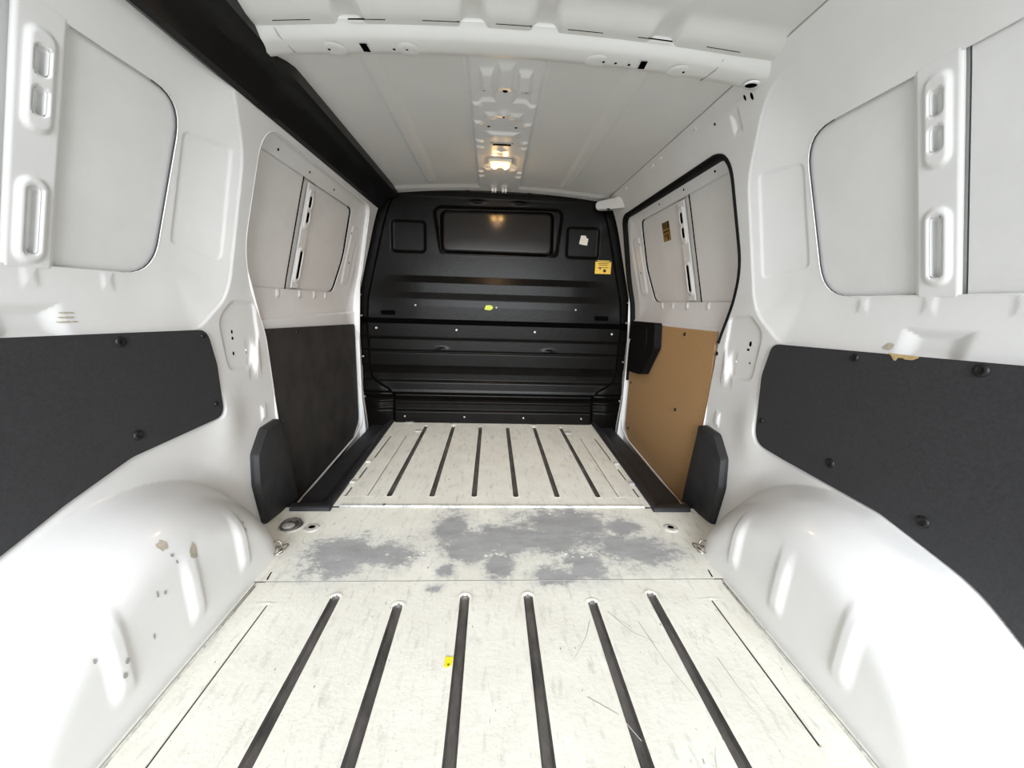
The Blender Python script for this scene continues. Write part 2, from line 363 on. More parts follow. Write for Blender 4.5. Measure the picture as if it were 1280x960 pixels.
# ------------------------------------------------------------------ walls, one per side
def build_wall(s):
    side = 'left' if s < 0 else 'right'
    w = thing('wall_'+side, 'white painted '+('left inner body side with black roof edge trim above' if s < 0 else 'right inner body side pierced by the sliding door opening'), 'van wall', kind='structure')
    sheet('inner_panel', -.14, 2.362, -.10, 1.326, .005, wpos(s), M['white'], w, cuts=[f_win, f_aper], flip=s > 0,
          split=('wheel_arch', lambda y, z: arch_r(y, z) < 1.0))
    bead('window_flange', s, WIN, lambda z: skin_x(z)-.009, .0014, M['white'], w)
    gap = [p for p in WIN if p[0] > .3]
    bead('window_gap_shade', s, gap, lambda z: skin_x(z)-.0055, .0018, M['seam'], w, False)  # dark grey bead paints in the shade between flange and skin
    xf = lambda z: skin_x(np.asarray(z))
    flat_skin('skin_panel', s, np.array([(.690, .74), (1.08, .74), (1.08, 1.18), (.690, 1.18)]), xf, M['skin'], w)
    flat_skin('skin_panel', s, np.array([(.05, .74), (.684, .74), (.684, 1.18), (.05, 1.18)]), lambda z: skin_x(np.asarray(z))-.004, M['skin'], w)
    stiffener(w, s, .729 if s > 0 else .739, .040, xf, dz=0 if s > 0 else -.013)
    # return flange of the door opening
    path = [p for p in APER if p[1] > -.12]
    V = []; F = []
    for i, (y, z) in enumerate(path):
        x = float(wall_x(np.array([y]), np.array([z]))[0]); V += [(s*x, y, z), (s*(float(P(z))+.055), y, z)]
    F = [(2*i, 2*i+1, 2*i+3, 2*i+2) for i in range(len(path)-1)]
    mesh('opening_flange', V, F, M['white'], w)
    if s < 0: bead('opening_bead', s, path, lambda z: P(z)+.003, .004, M['white'], w, False)
    # unseen outer shell, added to stop light leaking in through the joints
    sheet('light_seal_panel', -.14, 2.75, -.16, 1.50, .05, lambda y, z: (s*np.where(z < .75, .90, .90-.26*(z-.75)), y+0*z, z+0*y), M['shell'], w)
    # punched holes
    hs = {1: [(1.231, .626, .006, .009), (1.238, .607, .007, .004), (1.221, .566, .003, .004), (1.151, 1.279, .004, .008), (1.127, 1.272, .005, .010), (1.30, 1.275, .004, .004)],
          -1: [(1.233, .622, .004, .006), (1.233, .603, .004, .005), (1.23, .558, .004, .006), (1.301, .554, .004, .006)]}[s]
    for y, z, ry, rz in hs: hole(w, wpt(s, y, z, -.0005), wnorm(s, y, z), ry, rz)
    lathe('rivet_head', [(.005, 0), (.004, .002), (.002, .003)], wpt(s, 1.293, .561), wnorm(s, 1.293, .561), M['white'], w)
    if s > 0:
        for y in (1.403, 1.669, 1.752, 2.079): box('mounting_tab', (.612, y-.018, 1.293), (.622, y+.018, 1.303), M['white'], w, .002)
        tube('roof_seam', [(.6005, y, 1.3135) for y in np.linspace(-.1, 2.3, 12)], .0022, M['mark'], w)
        tube('roof_seam', [(.6265, y, 1.2855) for y in np.linspace(1.13, 2.1, 9)], .0018, M['mark'], w)
    # chips and scuffs of the paint
    def decal(name, y, z, ry, rz, m, n=11, off=-.0012):
        P_ = []
        for j in range(n):
            a = 2*math.pi*j/n; k = random.uniform(.6, 1.1); P_.append(wpt(s, y+ry*k*math.cos(a), z+rz*k*math.sin(a), off))
        P_.append(wpt(s, y, z, off)); return mesh(name, P_, [(j, (j+1) % n, n) for j in range(n)], m, w)
    if s < 0:
        decal('paint_chip', .731, .248, .013, .012, M['chip']); decal('paint_chip', .782, .203, .013, .019, M['chip'])
        for y, z in ((.735, .225), (.739, .208), (.70, .17), (.684, .178), (.59, .10), (.60, .12), (.66, .11), (.56, .16), (.955, .165), (.952, .15)): decal('scuff', y, z, random.uniform(.002, .005), random.uniform(.003, .009), M['mark'], 7)
        for i in range(9): decal('scuff', .77+.012*(i % 3)+random.uniform(-.01, .01), .672+.008*(i//3), .009, .002, M['chip'], 7)
    else:
        decal('paint_chip', .79, .664, .012, .008, M['chip'])
    return w
walls = {s: build_wall(s) for s in (-1, 1)}

# ------------------------------------------------------------------ doors (right one slides, left one is a fixed side panel)
def build_door(s):
    if s > 0: d = thing('door_1', 'white inner side of the sliding door above the brown board', 'sliding door', kind='structure')
    else: d = thing('door_2', 'white inner side of the blanked left door above a black board', 'side door', kind='structure')
    sheet('door_panel', 1.20, 2.44, -.14, 1.26, .0075, lambda y, z: (s*door_x(y, z), y+0*z, z+0*y), M['white'], d, cuts=[f_dwin], flip=s > 0)
    vis = [p for p in DWIN if p[0] > 1.25]
    bead('window_flange', s, vis, lambda z: P(z)+.037, .0014, M['white'], d, False)
    bead('window_gap_shade', s, vis, lambda z: P(z)+.0425, .0030, M['dark'], d, False)  # black bead paints in the shade of the gap
    xf = lambda z: P(np.asarray(z))+.047
    flat_skin('skin_panel', s, np.array([(1.612, .73), (2.16, .73), (2.16, 1.18), (1.612, 1.18)]), xf, M['skin'], d)
    flat_skin('skin_panel', s, np.array([(1.22, .73), (1.604, .73), (1.604, 1.18), (1.22, 1.18)]), lambda z: P(np.asarray(z))+.041, M['skin'], d)
    zz = np.linspace(.75, 1.16, 8); V = []
    for z in zz: V += [(s*(P(z)+.0402), 1.6035, z), (s*(P(z)+.0402), 1.6125, z)]
    mesh('panel_gap', V, [(2*i, 2*i+1, 2*i+3, 2*i+2) for i in range(7)], M['dark'], d, False)
    stiffener(d, s, 1.678, .034, xf, pocket='dark')
    for y, z in ((2.18, .91), (2.15, 1.05), (1.40, 1.178), (1.62, 1.178), (1.85, 1.178)):
        n = Vector((-s, 0, -.25)).normalized(); x = float(door_x(np.array([y]), np.array([z]))[0])
        hole(d, (s*(x-.001), y, z), n, .005, .005)
    # bottom lip of the door beside the step
    lip = [(2.331, .60), (2.331, .06), (2.30, .0), (2.19, -.034), (1.52, -.074), (1.44, -.08)]
    tube('door_lip', [(s*.783, y, z) for y, z in round_poly([(a, b, .06) for a, b in lip])[4:-4]], .005, M['white'], d)
    return d
doors = {s: build_door(s) for s in (-1, 1)}

# ------------------------------------------------------------------ ceiling
def roof_z(x, y):
    z = 1.345-.03*(x/.6)**2
    for cx in (.348, -.348): z = z-.006*(sstep(cx-.032, cx-.016, x)*(1-sstep(cx+.016, cx+.032, x)))*(1-sstep(2.22, 2.27, y))*sstep(1.12, 1.17, y)
    for cx in (.348, -.348, .08, -.08): z = z-.006*(sstep(cx-.026, cx-.012, x)*(1-sstep(cx+.012, cx+.026, x)))*(1-sstep(.95, 1.005, y))
    rib = sum((1-sstep(.016, .034, np.abs(x-cx))) for cx in (.348, -.348, .08, -.08))
    z = z-.013*sstep(.945, 1.014, y)*(1-sstep(1.04, 1.08, y))*(1-.9*rib)
    return z-.008*sstep(2.29, 2.33, y)
def build_ceiling():
    c = thing('ceiling', 'white ribbed steel roof skin with a cross beam and lamp bracket', 'van ceiling', kind='structure')
    sheet('roof_skin', -.625, .625, -.14, 2.46, .008, lambda x, y: (x+0*y, y+0*x, roof_z(x, y)), M['roof'], c, h2=.02, flip=True)
    sheet('light_seal_roof', -.92, .92, -.14, 2.75, .2, lambda x, y: (x+0*y, y+0*x, 1.42+0*x), M['shell'], c)  # unseen sheet added over the roof to keep stray light out
    # hat-section cross beam, arched with the roof
    xs = np.linspace(-.562, .645, 70); prof = [(1.024, .012), (1.028, -.008), (1.034, -.011), (1.042, -.017), (1.054, -.025), (1.066, -.028), (1.095, -.031), (1.112, -.030), (1.119, -.025), (1.128, -.008), (1.150, -.006), (1.151, .012)]
    V = []; F = []; k = len(prof)
    for x in xs:
        ez = -.004*np.clip((abs(x)-.52)/.1, 0, 1.3)
        for y, dz in prof: V.append((x, y, 1.345-.03*(x/.6)**2+dz+ez))
    for i in range(len(xs)-1):
        for j in range(k-1): F.append((i*k+j, i*k+j+1, (i+1)*k+j+1, (i+1)*k+j))
    b = mesh('cross_beam', V, F, M['roof'], c)
    try: b.data.set_sharp_from_angle(angle=math.radians(40))
    except Exception: pass
    def bz(x): return 1.345-.03*(x/.6)**2-.0305
    for x in np.arange(-.47, .56, .16):     # dark rods painted in for the shadow gaps between the weld points of the rear flange
        bm_w = .05; tube('weld_gap_shade', [(x+t, 1.0215, 1.345-.03*((x+t)/.6)**2-.0125) for t in (-.04, 0, .04)], .0013, M['dark'], b, False, 6)
    for x, ry in ((-.335, .009), (.326, .009)):
        o = prism('slot', [(x+a*1, 1.090+bb, bz(x)-.0006) for a, bb in ((-.008, -.018), (.008, -.018), (.010, .012), (-.006, .012))], (0, 0, -.0006), M['dark'], b, 0)
    hole(b, (.605, 1.090, bz(.605)-.0070), (0, 0, -1), .015, .011)
    lathe('grommet', [(.019, 0), (.018, .003), (.013, .003)], (.605, 1.090, bz(.605)-.0035), (0, 0, -1), M['white'], b)
    for x in (-.418, -.395, -.268, -.238, -.215, .205, .232, .262, .295, .41, .432, .615): hole(b, (x, 1.092, bz(x)-.0008), (0, 0, -1), .0035, .0035)
    for x in (-.405, -.235, .215, .42): lathe('pressed_boss', [(.028, 0), (.024, .002), (.012, .0025)], (x, 1.095, bz(x)+.001), (0, 0, -1), M['roof'], b)
    tube('beam_joint', [(.505, 1.045, bz(.505)+.012), (.50, 1.07, bz(.5)+.001), (.488, 1.115, bz(.49))], .0015, M['mark'], b)
    tube('beam_joint', [(-.52, 1.03, bz(.53)+.027), (-.512, 1.05, bz(.51)+.006), (-.50, 1.10, bz(.5)-.0005)], .0013, M['mark'], b)
    return c, b
ceiling, beam = build_ceiling()
# pressed lamp bracket down the middle of the roof
def bracket_z(x, y):
    z = 1.3365+0*x
    ax = np.abs(x)
    z = z+.007*sstep(.095, .108, ax)
    z = z-.008*bump2(ax, y, .052, 1.26, .016, .05, .35)+.006*bump2(ax, y, .052, 1.345, .022, .03, .4)
    z = z-.006*bump2(x, y, 0, 1.24, .02, .06, .4)
    z = z-.008*np.exp(-((x/.02)**2+((y-1.455)/.022)**2))-.006*bump2(ax, y, .042, 1.475, .016, .02, .6)
    z = z-.008*bump2(x, y, 0, 1.62, .052, .02, .4)
    for yy in (1.40, 1.53, 1.69, 1.75, 2.05, 2.12): z = z-.006*bump2(ax, y, .086, yy, .012, .010, .7)
    z = z+.010*bump2(x, y, 0, 1.91, .062, .055, .25)
    z = z-.005*np.exp(-((x/.014)**2+((y-1.78)/.014)**2))-.006*bump2(ax, y, .055, 2.02, .014, .02, .6)
    return z
brk = sheet('lamp_bracket', -.113, .113, 1.150, 2.325, .0045, lambda x, y: (x*(1+.06*(y-1.15))+0*y, y+0*x, bracket_z(x, y)), M['white'], ceiling, flip=True)
for x, y, r in ((-.062, 1.318, .006), (.062, 1.318, .006), (0, 1.31, .008), (0, 1.462, .005), (-.05, 1.556, .006), (.046, 1.556, .006), (-.04, 1.70, .004), (.04, 1.70, .004)):
    hole(brk, (x, y, float(bracket_z(np.array([x]), np.array([y]))[0])-.0008), (0, 0, -1), r, r)
prism('slot', [(a*.036, 1.715+b, 1.3355) for a, b in ((-1, -.008), (.98, -.008), (1, .008), (-.98, .008))], (0, 0, -.0008), M['dark'], brk, 0)
for x in (-.035, -.02, .02, .035): box('bracket_tongue', (x-.006, 2.315, 1.318), (x+.006, 2.345, 1.337), M['white'], brk, .002)

lamp = thing('interior_lamp', 'small lit oblong load-space lamp glowing amber on the white roof bracket', 'lamp', loc=(-.003, 1.915, 1.338))
prism('lamp_body', [(x, y, 0.006) for x, y in round_poly([(-.052, -.026, .012), (.052, -.026, .012), (.052, .026, .012), (-.052, .026, .012)])], (0, 0, -.012), mat('lamp_housing', (.8, .78, .72), .4), lamp)
prism('lamp_lens', [(x, y, -.006) for x, y in round_poly([(-.042, -.016, .012), (.042, -.016, .012), (.042, .016, .012), (-.042, .016, .012)])], (0, 0, -.014), M['lens'], lamp, .004, 3)
for x in (-.024, .024): lathe('bulb', [(.011, 0), (.0105, .005), (.008, .008), (.004, .0095)], (x, 0, -.019), (0, 0, -1), M['bulb'], lamp)
box('switch', (-.006, -.005, -.023), (.006, .005, -.018), mat('lamp_switch', (.5, .25, .1), .5), lamp)
pl = bpy.data.lights.new('lamp_glow', 'SPOT'); pl.spot_size = math.radians(165); pl.spot_blend = .6; pl.energy = 3.2; pl.color = (1, .60, .38); pl.shadow_soft_size = .03
po = link('lamp_glow', None); bpy.data.objects.remove(po)
po = bpy.data.objects.new('lamp_glow', pl); COL.objects.link(po); po.location = (-.003, 1.915, 1.29)

# ------------------------------------------------------------------ floor
def stadium(xc, y0, y1, r): return lambda x, y: np.hypot(x-xc, y-np.clip(y, y0, y1))-r
def floor_sheet(name, xs, ys, grooves, z0, parent, wear=None, width=None):
    xs = np.array(sorted(set(np.round(xs, 5)))); ys = np.array(sorted(set(np.round(ys, 5))))
    X, Y = np.meshgrid(xs, ys, indexing='ij'); Z = np.full(X.shape, z0); D = np.full(X.shape, 9.)
    for f, dep in grooves:
        d = f(X, Y); Z = Z-dep*(1-sstep(-.0035, .0005, d))+.0012*np.exp(-((d-.005)/.003)**2)*(d > 0); D = np.minimum(D, d)
    na, nb = X.shape; V = np.stack([X, Y, Z], -1).reshape(-1, 3); idx = np.arange(na*nb).reshape(na, nb)
    F = np.stack([idx[:-1, :-1], idx[1:, :-1], idx[1:, 1:], idx[:-1, 1:]], -1).reshape(-1, 4)
    mi = (D.ravel()[F].mean(1) < -.0002).astype(int)
    wv = wear(V[:, 0], V[:, 1]) if wear is not None else -np.ones(len(V))
    o = mesh(name, V.tolist(), F.tolist(), [M['floor'], M['groove']], parent, True, mi, attr=('wear', wv))
    try: o.data.set_sharp_from_angle(angle=math.radians(30))
    except Exception: pass
    return o
WEAR = [(-.447, 1.057, .088, .077), (-.341, 1.065, .094, .049), (-.142, 1.189, .05, .096), (.113, 1.138, .252, .065), (.232, 1.222, .146, .091), (.431, 1.08, .107, .064), (.008, 1.013, .036, .049), (.156, .966, .055, .032), (.252, 1.012, .057, .057), (-.143, .988, .02, .022), (-.068, 1.109, .089, .066), (.428, 1.211, .05, .05), (-.163, .919, .018, .016), (.036, .938, .012, .010)]
def wear(x, y):
    w = np.full(x.shape, -2.)
    for cx, cy, rx, ry in WEAR: w = np.maximum(w, 1.25*(1-np.hypot((x-cx)/rx/1.25, (y-cy)/ry/1.25)))
    return np.clip(w, -1.9, .75)
def build_floor():
    f = thing('floor', 'cream painted ribbed steel load floor worn to grey primer', 'van floor', kind='structure')
    g = .16; ks = [-2.5, -1.5, -.5, .5, 1.5, 2.5]
    def xl(hw, extra, lim):
        xs = list(np.linspace(-lim, lim, int(lim*2/.03)))
        for k in ks: xs += [k*g+t for t in (-hw-.008, -hw-.005, -hw-.0025, -hw-.0005, -hw+.0015, -hw+.0035, -hw*.3, hw*.3, hw-.0035, hw-.0015, hw+.0005, hw+.0025, hw+.005, hw+.008)]
        for e in extra: xs += [e+t for t in (-.006, -.003, -.0015, 0, .0015, .003, .006)]
        return xs
    # rear section
    st = {-2.5: .898, -1.5: .868, -.5: .896, .5: .897, 1.5: .873, 2.5: .899}
    gr = [(stadium(k*g, -.05, st[k]-.011, .0112), .009) for k in ks]
    gr += [(stadium(-.553, .46, .866, .0024), .006), (stadium(.551, .526, .868, .0024), .006)]
    ys = list(np.linspace(-.14, .946, 40))+[.85+.0015*i for i in range(38)]+[.522, .526, .53]
    rp = floor_sheet('rear_floor_panel', xl(.0112, (-.553, .551), .645), ys, gr, 0, f, wear)
    # middle plate
    floor_sheet('middle_floor_plate', np.linspace(-.78, .78, 196), np.linspace(.9485, 1.3335, 50), [], .0012, f, wear)
    # front section, a little proud with a pressed lip
    gr = [(stadium(k*g, 1.425, 2.29, .0095), .008) for k in ks]
    for s in (-1, 1):
        gr.append((stadium(s*.48, 1.42, 2.12, .0018), .004))
        for a, b in ((1.42, 1.49), (1.58, 1.70), (1.79, 2.12)): gr.append((stadium(s*.562, a, b, .004), .006))
    ys = list(np.linspace(1.337, 2.425, 50))+[1.408+.002*i for i in range(14)]+[2.284+.002*i for i in range(12)]
    fp = floor_sheet('front_floor_panel', xl(.0095, (-.48, .48, -.562, .562), .612), ys, gr, .004, f)
    box('floor_lip', (-.555, 1.3365, -.01), (.555, 1.3475, .0075), M['floor'], f, .0025)
    for s in (-1, 1):
        for y in (1.535, 1.745): box('floor_tab', (s*.572-.012, y-.012, .002), (s*.572+.012, y+.012, .010), M['floor'], f, .003)
        for yy in (2.16, 2.30): lathe('pressed_boss', [(.024, 0), (.02, .003), (.012, .0035)], (s*.24 if yy > 2.2 else s*.43, yy+.04, .004), (0, 0, 1), M['floor'], f)
        box('floor_tab', (s*.62-.045, 2.40, .0), (s*.62+.045, 2.43, .014), M['white'], f, .003)
        # seam strips along the wheel arch
        tube('edge_seam', [(s*.617, y, .001) for y in np.linspace(-.1, .93, 8)], .0022, M['floor'], f)
        tube('edge_gap', [(s*.6225, y, .0003) for y in np.linspace(-.1, .95, 8)], .0010, M['mark'], f)
        # pressed dishes with a drain hole
        lathe('drain_dish', [(.026, .0), (.022, .0028), (.014, .0022), (.011, .0016)], (s*.592, 1.20, .0012), (0, 0, 1), M['floor'], f)
        hole(f, (s*.592, 1.203, .0045), (0, 0, 1), .011, .009)
        o = prism('edge_slot', [(s*x, y, .0015) for x, y in ((.598, .955), (.603, .985), (.606, .985), (.602, .955))], (0, 0, .0006), M['dark'], f, 0)
    hole(f, (-.40, 1.346, .0082), (0, 0, 1), .006, .003)
    box('plate_seam', (-.60, .9462, -.004), (.60, .9487, .0006), M['mark'], f, 0)
    # unworn paint specks left on the weld spots of the middle plate
    V = []; F = []
    for x, y in [(-.317, 1.062), (-.294, 1.051), (-.249, 1.051), (-.225, 1.051), (-.212, 1.072), (-.198, 1.073), (-.029, 1.055), (-.013, 1.06), (.002, 1.065), (.016, 1.06), (.03, 1.051), (.2, 1.072), (.21, 1.064), (.228, 1.049), (.255, 1.048), (.235, 1.068), (.286, 1.062), (.3, 1.053), (.317, 1.053), (.246, 1.301), (.286, 1.301), (.318, 1.302), (.351, 1.302), (.193, 1.293)]:
        b = len(V); n = 8; r = random.uniform(.004, .006)
        V += [(x+r*math.cos(2*math.pi*j/n), y+r*math.sin(2*math.pi*j/n), .0013) for j in range(n)]+[(x, y, .003)]
        F += [(b+j, b+(j+1) % n, b+n) for j in range(n)]
    tag(mesh('weld_spot_paint', V, F, M['floor'], f), kind='stuff')
    # long scratches in the paint
    for pts in ([(.335, .80), (.352, .70), (.372, .63), (.382, .60)], [(.27, .835), (.31, .77), (.36, .735)], [(.47, .70), (.475, .63), (.49, .585)], [(.16, .70), (.20, .76), (.225, .82)], [(.17, .62), (.22, .585), (.245, .54)]):
        tube('scratch', [(x, y, .0) for x, y in pts], .0006, M['mark'], f, False, 4)
    # underbody below the step wells
    box('underbody', (-.95, -.14, -.20), (.95, 2.75, -.155), M['shell'], f, 0)
    return f
floor = build_floor()

# ------------------------------------------------------------------ bulkhead
def bulk_y(x, z):
    ax = np.abs(x)
    up = 2.398-.010*sstep(.845, .868, z)*0
    # upper panel
    y = np.interp(z, [.60, .70, .742, .778, .834, .872, 1.0, 1.30, 1.315, 1.33, 1.40], [2.392, 2.392, 2.394, 2.386, 2.386, 2.400, 2.404, 2.404, 2.396, 2.385, 2.384])
    e = sstep(.42, .74, ax)
    y = y*(1-e)+e*np.where(z < 1.30, 2.402, y)
    fo = sdf(round_poly([(-.372, 1.252, .05), (.372, 1.262, .05), (.345, .992, .03), (-.325, .987, .03)]))(x, z)
    fi = sdf(round_poly([(-.318, 1.222, .03), (.308, 1.234, .03), (.312, 1.008, .03), (-.318, 1.008, .03)]))(x, z)
    y = y-.016*(1-sstep(-.018, .004, fo))*np.where(z > 1.04, 1, sstep(.985, 1.04, z))+.026*(1-sstep(-.006, .008, fi))
    y = y-.008*np.exp(-(((z-1.283)/.008)**2+((ax-.12)/.03)**2))
    for cx in (-.505, .492):
        q = sdf(round_poly([(cx-.095, 1.17, .025), (cx+.095, 1.17, .025), (cx+.095, 1.0, .025), (cx-.095, 1.0, .025)]))(x, z)
        y = y+.012*(1-sstep(-.012, .006, q))
    y = y+.010*(1-sstep(-.006, .004, sdf(round_poly([(-.77, .665, .03), (-.71, 1.21, .12), (.71, 1.21, .12), (.77, .665, .03), (.77, .55), (-.77, .55)]))(x, z)*-1))*0
    # border flange round the sides
    hw = P(z)-.045
    y = np.where(ax > hw, y+.012*sstep(0, .012, ax-hw), y)
    # lower panel
    yl = np.interp(z, [-.06, .03, .070, .078, .085, .122, .130, .142, .160, .172, .186, .20, .245, .262, .30, .335, .352, .425, .434, .442, .505, .52, .60, .612],
                      [2.362, 2.362, 2.362, 2.366, 2.376, 2.376, 2.372, 2.380, 2.412, 2.412, 2.394, 2.398, 2.400, 2.412, 2.412, 2.402, 2.392, 2.390, 2.396, 2.388, 2.388, 2.380, 2.378, 2.384])
    q = sdf(round_poly([(-.752, .70, 0), (.752, .70, 0), (.748, .27, .06), (.64, .20, .05), (.605, .15, .03), (.605, -.1, 0), (-.605, -.1, 0), (-.605, .15, .03), (-.64, .20, .05), (-.748, .27, .06)]))(x, z)
    yl = yl+.035*sstep(-.010, .012, q)-.02*np.exp(-(((ax-.70)/.05)**2+((z-.09)/.10)**2))
    for cx in (-.32, .32): yl = yl-.008*np.exp(-(((x-cx)/.03)**2+((z-.45)/.012)**2))
    return np.where(z < .606, yl, y)
def build_bulkhead():
    b = thing('bulkhead', 'black pressed steel bulkhead with a blanked window closing the front of the load space', 'bulkhead')
    pos = lambda x, z: (x+0*z, bulk_y(x, z), z+0*x)
    sheet('upper_panel', -.83, .83, .627, 1.37, .0055, pos, M['bulk'], b)
    sheet('lower_panel', -.84, .84, -.06, .597, .0055, pos, M['bulk'], b)
    box('panel_joint', (-.80, 2.405, .59), (.80, 2.42, .63), M['dark'], b, 0)
    box('back_light_seal', (-.95, 2.74, -.2), (.95, 2.75, 1.5), M['shell'], b, 0)  # unseen sheet added behind the bulkhead to seal out light
    pane = prism('window_pane', [(x, 0, z) for x, z in round_poly([(-.304, .102, .03), (.296, .110, .03), (.299, -.098, .03), (-.304, -.098, .03)])], (0, -.006, 0), M['glass'], b, .002)
    pane.location = (0, 2.407, 1.118); pane.rotation_euler = (math.radians(-1.2), 0, 0)
    tube('window_bead', [(x, 2.398, z+1.118) for x, z in round_poly([(-.306, .104, .03), (.298, .112, .03), (.301, -.10, .03), (-.306, -.10, .03)])], .003, M['bulk'], b, True, 6)
    def bolt(x, z, r=.0075, y=None):
        y = float(bulk_y(np.array([x]), np.array([z]))[0])+.001 if y is None else y
        return lathe('bolt', [(r, 0), (r, .003), (r*.8, .005), (r*.35, .0055), (r*.3, .0035)], (x, y, z), (0, -1, 0), M['steel'], b, 10)
    for x in (-.694, -.231, .231, .694): bolt(x, .568)
    for x in (-.539, -.18, .18, .539): bolt(x, .043, .006)
    for x in (-.47, 0, .47): bolt(x, .704, .006)
    for s in (-1, 1):
        for z in (.755, .636, .40, .157): bolt(s*.778, z, .006, 2.385)
        bolt(s*.705, 1.178, .010)
        for x in (.17, .488): lathe('bolt', [(.012, 0), (.011, .004), (.005, .006)], (s*x, 2.384, 1.338-.006*(x/.5)), (0, -1, 0), M['bulk'], b, 10)
        # dark handling slots
        prism('slot', [(s*.605+x, float(bulk_y(np.array([.605]), np.array([.657]))[0])-.0008, .658+z) for x, z in round_poly([(-.068, -.013, .013), (.068, -.013, .013), (.068, .013, .013), (-.068, .013, .013)])], (0, .001, 0), M['dark'], b, 0)
    return b
bulkhead = build_bulkhead()
def on_bulk(x, z): return float(bulk_y(np.array([x]), np.array([z]))[0])

# ------------------------------------------------------------------ lining boards
def board(name, label, cat, group, s, x, outline, m, clips, th=.006, radius=.012):
    o = prism(name, [(s*x, y, z) for y, z in outline], (s*th, 0, 0), m, None, .0012)
    tag(o, label, cat, group)
    for c in clips:
        y, z = c[:2]; r = c[2] if len(c) > 2 else radius
        lathe('clip', [(r, 0), (r*.95, .003), (r*.6, .005), (r*.45, .0035), (r*.2, .003)], (s*(x+.0005), y, z), (-s, 0, 0), M['clip'], o, 12)
    return o
board('lining_board', 'large matt black lining board on the right wall with a torn tan top edge', 'panel', 'side lining boards', 1, .781,
      BOARD[1], M['board'],
      [(.612, .644), (.844, .634, .009), (1.107, .41, .008), (.854, .381), (.64, .354)])
board('lining_board', 'large matt black lining board on the left wall above the wheel arch', 'panel', 'side lining boards', -1, .781,
      BOARD[-1], M['board'],
      [(.855, .629), (1.09, .622, .006), (1.111, .433, .008), (.861, .427)])
board('door_board', 'bare brown hardboard panel on the sliding door', 'panel', 'side lining boards', 1, .792,
      round_poly([(1.427, .651), (1.953, .645, .02), (2.29, .62, .03), (2.29, .02, .05), (2.19, -.05, .1), (2.05, -.075, .1), (1.427, -.09)]), M['brown'],
      [(1.918, .62, .007), (1.665, .624, .008), (2.017, .41, .007), (1.673, .292, .008), (1.402, .574, .008), (2.229, .03, .008), (2.25, .30, .007)])
board('door_board', 'dusty black hardboard panel on the left door below the ledge', 'panel', 'side lining boards', -1, .792,
      round_poly([(1.405, .620), (2.304, .591, .02), (2.30, .03, .06), (2.18, -.04, .1), (2.05, -.075, .1), (1.405, -.10)]), M['board_dusty'],
      [(1.625, .594, .007), (1.70, .404, .006)])
R_BOARD = [o for o in bpy.data.objects if o.name.startswith('lining_board')][0]
# torn edge of the right lining board
tag(prism('torn_edge', [(.7805, y, z) for y, z in [(.772, .6535), (.764, .649), (.757, .6405), (.753, .6405), (.751, .646), (.742, .6475), (.735, .645), (.722, .6455), (.712, .651), (.712, .654)]], (-.001, 0, 0), M['fibre'], R_BOARD, 0), 'torn tan fibre edge')

# ------------------------------------------------------------------ black plastic covers on the pillars
for s in (-1, 1):
    out = round_poly([(1.427, .29, .01), (1.40, .305, .01), (1.31, .30, .03), (1.237, .235, .03), (1.214, .14, .04), (1.222, .0, .015), (1.36, -.02, .01), (1.427, -.02, .01)])
    n = len(out); c = out.mean(0); V = []; F = []
    layers = [(1.0, .006), (1.0, -.012), (.93, -.024), (.80, -.028)]
    for k, off in layers:
        for y, z in out:
            yy = c[0]+(y-c[0])*k; zz = c[1]+(z-c[1])*k; V.append((s*(float(P(zz))+off), yy, zz))
    for i in range(len(layers)-1):
        for j in range(n): F.append((i*n+j, i*n+(j+1) % n, (i+1)*n+(j+1) % n, (i+1)*n+j))
    b0 = len(V); V.append((s*(float(P(c[1]))-.028), c[0], c[1]))
    F += [((len(layers)-1)*n+j, (len(layers)-1)*n+(j+1) % n, b0) for j in range(n)]
    # return face into the doorway
    b0 = len(V); zz = np.linspace(-.02, .295, 8)
    for z in zz: V += [(s*(float(P(z))-.020), 1.427, z), (s*(float(P(z))+.05), 1.432, z)]
    F += [(b0+2*i, b0+2*i+1, b0+2*i+3, b0+2*i+2) for i in range(7)]
    o = mesh('pillar_cover', V, F, M['plastic']); o.data.set_sharp_from_angle(angle=math.radians(30))
    tag(o, 'black plastic cover at the foot of the '+('left pillar beside the dusty black board' if s < 0 else 'right pillar beside the brown board'), 'cover', 'pillar foot covers')

# ------------------------------------------------------------------ step trims
def step_trim(s):
    yn, yf = 1.303, 2.44
    def xi(y): return np.interp(y, [1.30, 1.33, 2.44], [.572, .575, .607])
    def xo(y): return np.interp(y, [1.30, 1.40, 1.46, 2.44], [.712, .728, .737, .748])
    def h(e): return np.interp(e, [0, .003, .010, .028, .060, .075, 1], [-.012, .010, .016, .012, -.018, -.024, -.028])
    def pos(t, y):
        x = xi(y)+t*(xo(y)-xi(y)); e = np.minimum(x-xi(y), (y-yn)*.62)
        return s*x, y+0*t, h(np.maximum(e, 0))
    o = sheet('step_trim', 0, 1, yn, yf, .02, pos, M['plastic'], None, flip=s < 0, h2=.006)
    # a side wall below the outer edges gives the moulding its depth
    ys = np.linspace(yn, yf, 20); V = []
    for y in ys: V += [(s*float(xi(y)), y, -.012), (s*float(xi(y)), y, -.06)]
    F = [(2*i, 2*i+1, 2*i+3, 2*i+2) for i in range(19)]
    mesh('trim_edge', V, F, M['plastic'], o, False)
    tag(o, 'black plastic step trim tray along the '+('left floor edge below the dusty black board' if s < 0 else 'right floor edge below the brown board'), 'trim', 'step trims')
for s in (-1, 1): step_trim(s)

